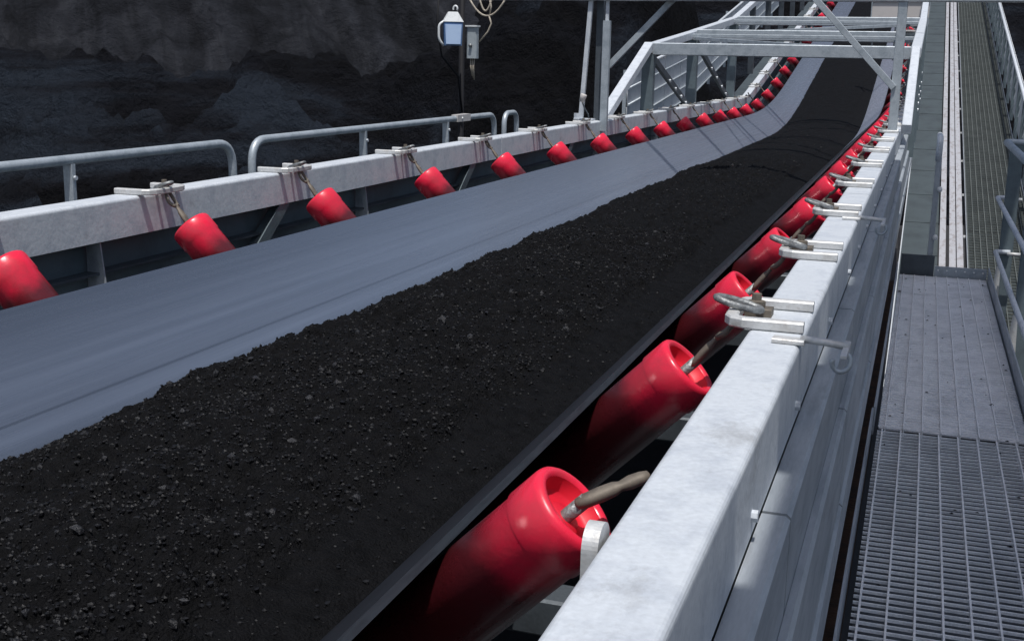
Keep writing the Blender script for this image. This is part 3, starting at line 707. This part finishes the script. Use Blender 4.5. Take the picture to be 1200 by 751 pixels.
# ------------------------------------------------------------ left handrails, fence, walkway
XH, ZH = -4.1, -0.545
def bend(pts, r=0.1, n=5):
    out = [Vector(pts[0])]
    for a, b_, c in zip(pts, pts[1:], pts[2:]):
        a, b_, c = Vector(a), Vector(b_), Vector(c); d1, d2 = (a - b_).normalized(), (c - b_).normalized()
        p, q = b_ + d1 * r, b_ + d2 * r
        for i in range(n + 1):
            u = i / n; out.append(p * (1 - u) ** 2 + b_ * 2 * u * (1 - u) + q * u * u)
    out.append(Vector(pts[-1])); return out
def hoop(ya, yb, posts, label, knee=True):
    t = thing('handrail', label, 'handrail', (XH, (ya + yb) / 2, -1.75), 'tubular handrails left of the conveyor')
    mb = MB(); mb.tube(bend([(XH, ya, -1.75), (XH, ya, ZH), (XH, yb, ZH), (XH, yb, -1.75)], 0.16 if yb - ya > .6 else 0.13, 7), 0.0265, 12); obj('top_tube', mb, 'galv', t)
    if knee:
        mb = MB(); mb.tube([(XH, ya, -1.15), (XH, yb, -1.15)], 0.018, 10); obj('knee_rail', mb, 'galv', t)
    for y in posts:
        mb = MB(); mb.beam((XH, y, -1.75), (XH, y, ZH - 0.02), 0.055, 0.03, (0, 1, 0)); p = obj('post', mb, 'galv', t)
        mb = MB(); mb.lathe([(0, 0.012), (0.012, 0.012), (0.012, 0)], (XH + 0.03, y, ZH - 0.09), (1, 0, 0), 6, False); obj('bolt', mb, 'rail', p)
    return t
hoop(1.0, 6.55, [3.2, 5.02], 'grey tubular handrail ending left of the gap, cut by the left edge of the photo')
t = hoop(6.78, 11.42, [8.42, 10.12], 'grey tubular handrail in the middle with a small pale tag near its far end')
mb = MB(); mb.box((XH, 10.5, ZH + 0.002), (0.064, 0.33, 0.064)); obj('tag', mb, 'beige', t)
mb = MB(); mb.lathe([(0, 0.012), (0.006, 0.012), (0.006, 0)], (XH + 0.032, 10.45, ZH), (1, 0, 0), 8); obj('tag_screw', mb, 'white', t)
hoop(11.72, 12.12, [], 'short grey hoop handrail just before the left portal posts', False)
t = thing('side_walkway', 'dark steel walkway behind the left beam', 'walkway', (-3.72, 10, -1.76))
mb = MB(); mb.box((-3.72, (Y0 + YK) / 2, -1.77), (0.80, YK - Y0, 0.03)); obj('deck', mb, 'plate', t)
mb = MB(); hh = -0.88
mb.sweep([(-4.12, hh), (-3.34, hh), (-3.34, hh - 0.03), (-4.12, hh - 0.03)], [frame_at(YK + .3), frame_at(Y1)])
obj('inclined_deck', mb, 'plate', t)
# fence with white sheets left of the truss
t = thing('cladding_fence', 'white sheet fence with ribs along the left side of the incline', 'fence', (-4.15, 24, -1.5))
FY = [17.3, 18.6, 19.9, 21.2, 22.5] + [22.5 + 1.9 * k for k in range(1, 10)]
def ftop(y): return -0.14 + (min(y, 22.5) - 17.3) * 0.105 + max(0, y - 22.5) * math.tan(INC)
for a, b_ in zip(FY[:-1], FY[1:]):
    za, zb = ftop(a), ftop(b_)
    for k in range(4):
        h0, h1 = 0.035 + k * 0.24, 0.035 + (k + 1) * 0.24 - 0.02
        mb = MB(); y0_, y1_ = a + 0.02, b_ - 0.02; x0, x1 = -4.165 + 0.02 * (k % 2) * 0, -4.15
        mb.hexa([(x0 + 0.012, y0_, za - h1), (x1 + 0.012, y0_, za - h1), (x1 + 0.012, y1_, zb - h1), (x0 + 0.012, y1_, zb - h1), (x0, y0_, za - h0), (x1, y0_, za - h0), (x1, y1_, zb - h0), (x0, y1_, zb - h0)])
        obj('sheet', mb, 'clad', t)
for k in range(5):
    mb = MB(); mb.tube([(-4.12, FY[0] - 0.05, ftop(FY[0]) - k * 0.24 + 0.0), (-4.12, 22.5, ftop(22.5) - k * 0.24), (-4.12, FY[-1], ftop(FY[-1]) - k * 0.24)], 0.026 if k == 0 else 0.016, 8); obj('fence_rail', mb, 'rail' if k == 0 else 'galv', t)
for y in FY:
    mb = MB(); mb.beam((-4.19, y, ftop(y) - 1.15), (-4.19, y, ftop(y) + 0.02), 0.05, 0.05, (0, 1, 0)); obj('fence_post', mb, 'galv', t)

# ------------------------------------------------------------ floodlight mast
FXp, FYp = -5.0, 12.75
t = thing('lamp_mast', 'thin black mast with cable loops rising behind the left handrail', 'mast', (FXp, FYp + 0.12, -7))
mb = MB(); mb.tube([(FXp - 0.02, FYp + 0.1, -7), (FXp - 0.02, FYp + 0.1, 1.6)], 0.033, 10); obj('mast', mb, 'black', t)
mb = MB(); mb.beam((FXp - 0.5, FYp + 0.1, 0.71), (FXp + 0.5, FYp + 0.25, 0.71), 0.06, 0.1); obj('mast_arm', mb, 'black', t)
t = thing('floodlight', 'pale blue floodlight with white hood hung on the black mast', 'lamp', (FXp - 0.1, FYp - 0.06, 0.1))
cxl, cyl = -5.02, 12.44
def mbx(x, y, z, dx, dy, dz, b=0.02):
    m = MB(); m.bbox((x, y, z), (dx, dy, dz), b); return m
rz = Matrix.Rotation(rad(28), 3, 'Z')
def turned(c, pts, m=rz): return [tuple(Vector(c) + m @ Vector(p)) for p in pts]
def frustum(c, a, b_, h0, h1, m=rz):
    mb = MB(); mb.hexa(turned(c, [(-a[0], -a[1], h0), (a[0], -a[1], h0), (a[0], a[1], h0), (-a[0], a[1], h0), (-b_[0], -b_[1], h1), (b_[0], -b_[1], h1), (b_[0], b_[1], h1), (-b_[0], b_[1], h1)], m)); return mb
fc = (-5.0, 12.52, 0.26)
obj('housing', frustum(fc, (0.095, 0.06), (0.105, 0.075), -0.125, 0.125), 'blue', t)
obj('glass', frustum((fc[0] + 0.035, fc[1] - 0.067, fc[2] - 0.005), (0.080, 0.006), (0.090, 0.006), -0.105, 0.105), 'glass', t)
hd = frustum(fc, (0.112, 0.082), (0.05, 0.05), 0.128, 0.235); o = obj('hood', hd, 'white', t)
mb = MB(); mb.tube([tuple(Vector(fc) + Vector((0.03 + 0.025 * math.cos(a), 0, 0.27 + 0.03 * math.sin(a)))) for a in np.linspace(-.6, 3.6, 9)], 0.01, 6); obj('hook', mb, 'white', t)
mb = MB(); mb.tube(bend([tuple(Vector(fc) + rz @ Vector(p)) for p in ((-0.10, -0.02, 0.13), (-0.155, -0.03, 0.10), (-0.155, -0.03, -0.06), (-0.10, -0.02, -0.13))], 0.04), 0.014, 8); obj('bail', mb, 'white', t)
t = thing('junction_box', 'grey junction box with dangling cables right beside the pale blue floodlight', 'junction box', (-4.86, 12.6, 0.12))
bc = (-4.80, 12.62, 0.17)
mb = MB(); mb.bbox(bc, (0.115, 0.09, 0.34), 0.012); obj('box_body', mb, 'boxgrey', t)
mb = MB(); mb.box((bc[0], bc[1] - 0.003, bc[2] + 0.178), (0.135, 0.12, 0.016)); obj('lid', mb, 'white', t)
mb = MB(); mb.lathe([(0, 0.018), (0.03, 0.018), (0.03, 0)], (bc[0] - 0.005, bc[1] - 0.045, bc[2] - 0.03), (0, -1, 0), 10); obj('knob', mb, 'shackle', t)
mb = MB()
for q in range(3): mb.tube([(bc[0] - 0.02 + q * 0.022, bc[1], bc[2] - 0.17), (bc[0] - 0.015 + q * 0.018, bc[1] - 0.02, bc[2] - 0.26), (bc[0] + 0.012 * q, bc[1], bc[2] - 0.36 - 0.02 * q)], 0.007, 6)
obj('cable_tail', mb, 'cable', t)
t = thing('cable_bundle', 'loose beige cables looped above the grey junction box', 'cables', (-4.7, 12.7, 0.5))
for a, b_, dz in ((-4.86, -4.44, 0.2), (-4.74, -4.60, 0.14)):
    mb = MB(); mb.tube([(a + (b_ - a) * u, 12.66, 0.64 - dz * 4 * u * (1 - u) * 0.9) for u in np.linspace(0, 1, 12)], 0.010, 7); obj('cable', mb, 'cable', t)
mb = MB(); mb.tube([(-4.63, 12.66, 0.47), (-4.60, 12.66, 0.38), (-4.64, 12.66, 0.29), (-4.73, 12.64, 0.18)], 0.009, 7); obj('cable', mb, 'cable', t)
mb = MB(); mb.tube([(-4.62, 12.66, 0.63), (-4.605, 12.66, 0.56), (-4.62, 12.66, 0.48)], 0.010, 7); obj('cable', mb, 'cable', t)
mb = MB(); mb.tube([(-5.16, 12.5, 0.62), (-5.17, 12.48, 0.40), (-5.13, 12.46, 0.2), (-5.12, 12.5, 0.02), (-5.0, 12.7, -0.2), (-4.98, 12.78, -0.6)], 0.012, 7); obj('cable', mb, 'black', t)

# ------------------------------------------------------------ landing walkway on the right
WX0, WX1, WZ, WE = -0.082, 0.60, -1.70, 10.42
t = thing('grating_walkway', 'grey steel grating walkway beside the right beam', 'walkway', (0.26, 6, WZ - 0.05))
pitch = 0.048
cb = MB(); cb.box((0, 0, -0.0055), (WX1 - WX0, 0.0065, 0.010)); cbm = cb.mesh('cross_bar', 'grate')
base = wloc(t); y = 3.0; k = 0
while y < WE - 0.02:
    if abs(y - 5.78) > 0.03: put('cross_bar', cbm, t, Vector(((WX0 + WX1) / 2, y, WZ + 0.0005 * math.sin(k * 12.9))) - base)
    y += pitch; k += 1
cols = [WX0 + 0.022 + 0.0853 * i for i in range(8)]
for a, b_, sh in ((2.9, 5.765, 0.0), (5.795, WE - 0.01, 0.012)):
    for x in cols:
        mb = MB(); mb.box((x + sh, (a + b_) / 2, WZ - 0.014), (0.0065, b_ - a, 0.034)); obj('long_bar', mb, 'bar', t)
edges = [WX0] + [x + 0.012 for x in cols] + [WX1]
for a, b_ in zip(edges[:-1], edges[1:]):
    yy = 5.80
    while yy < WE - 0.05:
        ye = min(WE - 0.012, yy + 0.62)
        mb = MB(); mb.box(((a + b_) / 2, (yy + ye) / 2, WZ - 0.0075 + random.uniform(-.002, .0015)), (b_ - a - 0.0088, ye - yy - 0.003, 0.008)); obj('dust_cake', mb, 'dust', t); yy = ye
mb = MB(); rg = random.Random(4)
for k in range(60):
    x, y, r = rg.uniform(WX0 + .01, WX1 - .02), 3.0 + 7.3 * rg.random() ** 0.6, rg.uniform(0.0025, 0.006) * (1.8 if rg.random() < .1 else 1)
    a = rg.uniform(0, 3); ex = rg.uniform(1, 2.6)
    mb.add([(x + r * ex * math.cos(a + q * 1.2566), y + r * math.sin(a + q * 1.2566), WZ - 0.001) for q in range(5)] + [(x + r * .2, y, WZ + r * 0.9)], [(q, (q + 1) % 5, 5) for q in range(5)])
o = obj('coal_crumb', mb, 'coal', t); o['kind'] = 'stuff'
for x, w in ((WX0 - 0.022, 0.008), (WX1 + 0.012, 0.008)):
    for a, b_, dx in ((2.5, 5.77, -0.008 if x < 0 else 0), (5.79, WE, 0.0)):
        mb = MB(); mb.box((x + dx, (a + b_) / 2, WZ + 0.03), (w, b_ - a, 0.14)); obj('toe_board', mb, 'panel', t)
mb = MB(); mb.bbox(((0.19 + WX1) / 2, WE + 0.012, WZ + 0.03), (WX1 - 0.19, 0.008, 0.11), 0.002); e_ = obj('end_board', mb, 'galv', t)
for q in range(6):
    mb2 = MB(); mb2.lathe([(0, 0.008), (0.006, 0.008), (0.006, 0)], (0.22 + 0.07 * q, WE + 0.008, WZ + 0.05), (0, -1, 0), 6); obj('rivet', mb2, 'white', e_)
mb = MB(); mb.bbox(((WX0 + 0.185) / 2, WE + 0.02, WZ + 0.07), (0.185 - WX0, 0.012, 0.20), 0.002); obj('end_board', mb, 'dark', t)
mb = MB(); mb.beam((WX0 - 0.06, 2, WZ - 0.12), (WX0 - 0.06, WE, WZ - 0.12), 0.06, 0.12); mb.beam((WX1, 2, WZ - 0.12), (WX1, WE, WZ - 0.12), 0.06, 0.12); obj('bearer', mb, 'rust', t)
mb = MB(); mb.box(((WX0 + WX1) / 2, (2 + WE) / 2, WZ - 0.22), (WX1 - WX0, WE - 2, 0.02)); obj('under_sheet', mb, 'dark', t)
t = thing('rail_stanchion', 'slim steel stanchion with a pale rounded top at the walkway end', 'stanchion', (0.145, WE + 0.06, WZ))
mb = MB(); mb.beam((0.145, WE + 0.06, WZ - 0.1), (0.145, WE + 0.06, -0.72), 0.045, 0.04, (0, 1, 0)); obj('post', mb, 'panel', t)
mb = MB(); mb.tube(bend([(0.14, WE + 0.06, -0.75), (0.14, WE + 0.06, -0.56), (0.14, WE + 0.5, -0.56)], 0.09), 0.026, 10); obj('rounded_top', mb, 'rail', t)
for z in (-0.98, -1.38):
    mb = MB(); mb.lathe([(-0.03, 0.022), (0.03, 0.022), (0.03, 0)], (0.172, WE + 0.04, z), (0, -1, 0), 8); obj('clamp', mb, 'white', t)

# right handrail
t = thing('corner_handrail', 'grey tubular handrail turning a corner right of the grating walkway', 'handrail', (0.64, 9, WZ))
mb = MB(); mb.tube(bend([(0.62, 2.5, -0.55), (0.62, 10.05, -0.55), (1.9, 10.05, -0.55)], 0.06, 5), 0.026, 12); obj('top_tube', mb, 'galv', t)
for z, ye in ((-1.02, 10.45), (-1.40, 10.0)):
    mb = MB(); mb.tube(bend([(0.62, 2.5, z), (0.62, ye, z), (0.73, ye, z)], 0.04, 5), 0.018, 10); obj('knee_rail', mb, 'rail', t)
    mb = MB(); mb.tube([(0.70, ye - 0.1, z), (0.80, ye - 0.1, z)], 0.014, 8); obj('rail_stub', mb, 'clamp', t)
for y, x in ((10.05, 0.70), (8.05, 0.70), (5.9, 0.70), (3.7, 0.70)):
    mb = MB(); mb.beam((x, y, -1.98), (x, y, -0.57), 0.10, 0.05, (0, 1, 0)); p = obj('post', mb, 'slate', t)
    mb = MB(); mb.hexa([(x - 0.08, y - 0.05, -1.80), (x - 0.02, y - 0.05, -1.80), (x - 0.02, y - 0.04, -1.80), (x - 0.08, y - 0.04, -1.80), (x - 0.06, y - 0.05, -1.52), (x - 0.03, y - 0.05, -1.52), (x - 0.03, y - 0.04, -1.52), (x - 0.06, y - 0.04, -1.52)])
    obj('gusset', mb, 'clamp', p)

# ------------------------------------------------------------ incline walkways right of the conveyor
RZ = -5.70                       # height of the ramp plane at Y = 0
def ramp(x, y, h=0.0): return (x, y - h * math.sin(INC), RZ + y * math.tan(INC) + h * math.cos(INC))
RY0, RY1 = 13.0, 52.0
t = thing('tread_ramp', 'dark solid plate ramp climbing beside the conveyor truss', 'ramp', ramp(0.1, 20))
y = RY0
while y < 44:
    y2 = y + 1.55
    mb = MB(); mb.sweep([(-0.15, 0.0), (0.345, 0.0), (0.345, -0.01), (-0.15, -0.01)], [lambda x, h, y=y: ramp(x, y, h), lambda x, h, y2=y2: ramp(x, y2 + 0.03, h - 0.007)]); obj('tread_plate', mb, 'plate', t); y = y2
mb = MB(); mb.sweep([(-0.165, 0.05), (-0.15, 0.05), (-0.15, -0.12), (-0.165, -0.12)], [lambda x, h: ramp(x, RY0, h), lambda x, h: ramp(x, RY1, h)]); obj('edge_angle', mb, 'rail', t)
t = thing('cable_tray', 'pale lidded cable tray running between the two ramps', 'cable tray', ramp(0.5, 20))
for x0, x1, h in ((0.36, 0.445, 0.10), (0.49, 0.575, 0.12), (0.590, 0.675, 0.115)):
    y = RY0
    while y < 46:
        mb = MB(); mb.sweep([(x0, h), (x1, h), (x1, h - 0.06), (x0, h - 0.06)], [lambda x, hh, y=y: ramp(x, y + 0.004, hh), lambda x, hh, y=y: ramp(x, y + 2.996, hh)]); obj('tray_lid', mb, 'tray', t); y += 3.0
for y in np.arange(RY0 + 1, 40, 2.2):
    mb = MB(); mb.box(ramp(0.70, y, 0.07), (0.03, 0.05, 0.03)); obj('tray_clip', mb, 'white', t)
t = thing('grating_ramp', 'long weathered grating ramp climbing on the far right', 'ramp', ramp(1.15, 20))
XA, XB = 0.745, 1.62
for i in range(11):
    x = XA + 0.012 + (XB - XA - 0.024) * i / 10
    mb = MB(); mb.sweep([(x - 0.006, 0.004), (x + 0.006, 0.004), (x + 0.006, -0.03), (x - 0.006, -0.03)], [lambda x, h: ramp(x, RY0, h), lambda x, h: ramp(x, RY1, h)]); obj('long_bar', mb, 'ramp', t)
mb = MB()
for y in np.arange(RY0, 52, 0.12): mb.box(ramp((XA + XB) / 2, y, -0.017), (XB - XA, 0.012, 0.025))
o = obj('cross_bar', mb, 'ramp', t); o['kind'] = 'stuff'
y = RY0
while y < 44:
    mb = MB(); mb.sweep([(XA, -0.034), (XB, -0.034), (XB, -0.04), (XA, -0.04)], [lambda x, h, y=y: ramp(x, y, h), lambda x, h, y=y: ramp(x, y + 1.98, h)]); obj('under_plate', mb, 'plate', t); y += 2.0
mb = MB()
for x in (XA - 0.01, XB + 0.01): mb.sweep([(x - 0.005, 0.06), (x + 0.005, 0.06), (x + 0.005, -0.12), (x - 0.005, -0.12)], [lambda x, h: ramp(x, RY0, h), lambda x, h: ramp(x, RY1, h)])
obj('toe_board', mb, 'panel', t)
# fence right of the grating ramp
t = thing('ramp_fence', 'white sheeted fence with tubular top rail right of the grating ramp', 'fence', ramp(1.68, 20))
mb = MB(); mb.tube([ramp(1.66, RY0, 1.08), ramp(1.66, RY1, 1.08)], 0.032, 12); obj('top_rail', mb, 'rail', t)
y = RY0 + 0.2
while y < 46:
    a = Vector(ramp(1.68, y, -0.05)); mb = MB(); mb.beam(a, a + Vector((0, 0, 1.12)), 0.07, 0.05, (0, 1, 0)); obj('fence_post', mb, 'slate', t)
    for k in range(4):
        mb = MB(); h0 = 0.16 + 0.22 * k
        mb.sweep([(1.715 - 0.02, h0), (1.725 - 0.02, h0), (1.725 + 0.01, h0 + 0.205), (1.715 + 0.01, h0 + 0.205)], [lambda x, h, y=y: ramp(x, y + 0.04, h), lambda x, h, y=y: ramp(x, y + 1.66, h)]); obj('sheet', mb, 'clad', t)
    y += 1.7
# ------------------------------------------------------------ unseen platform, inferred from the shade, added to shade walkway and beam side
t = thing('unseen_shade_platform', 'unseen raised platform added overhead to shade the walkway and right beam', 'platform', (1.0, 3, 3.2))
e0, PZ_ = 0.296, 3.2
for a, b_, x in ((-3.0, 0.46, e0), (0.465, 1.01, e0 + 0.035), (1.015, 1.93, e0), (1.935, 2.23, e0 + 0.026), (2.235, 3.18, e0), (3.185, 3.38, e0 + 0.026), (3.385, 9.6, e0)):  # set-back edges shaped to let sun patches onto the beam face
    mb = MB(); mb.box(((x + 1.29) / 2, (a + b_) / 2, PZ_), (1.29 - x, b_ - a, 0.02)); obj('deck_plate', mb, 'plate', t)
for x in (0.55, 1.15):
    mb = MB(); mb.beam((x, -3, PZ_ - 0.08), (x, 9.4, PZ_ - 0.08), 0.08, 0.12); obj('bearer', mb, 'galv', t)
for y in (-2.6, 9.1):
    mb = MB(); mb.beam((1.22, y, -7), (1.22, y, PZ_ - 0.02), 0.12, 0.12, (0, 1, 0)); obj('column', mb, 'galv', t)
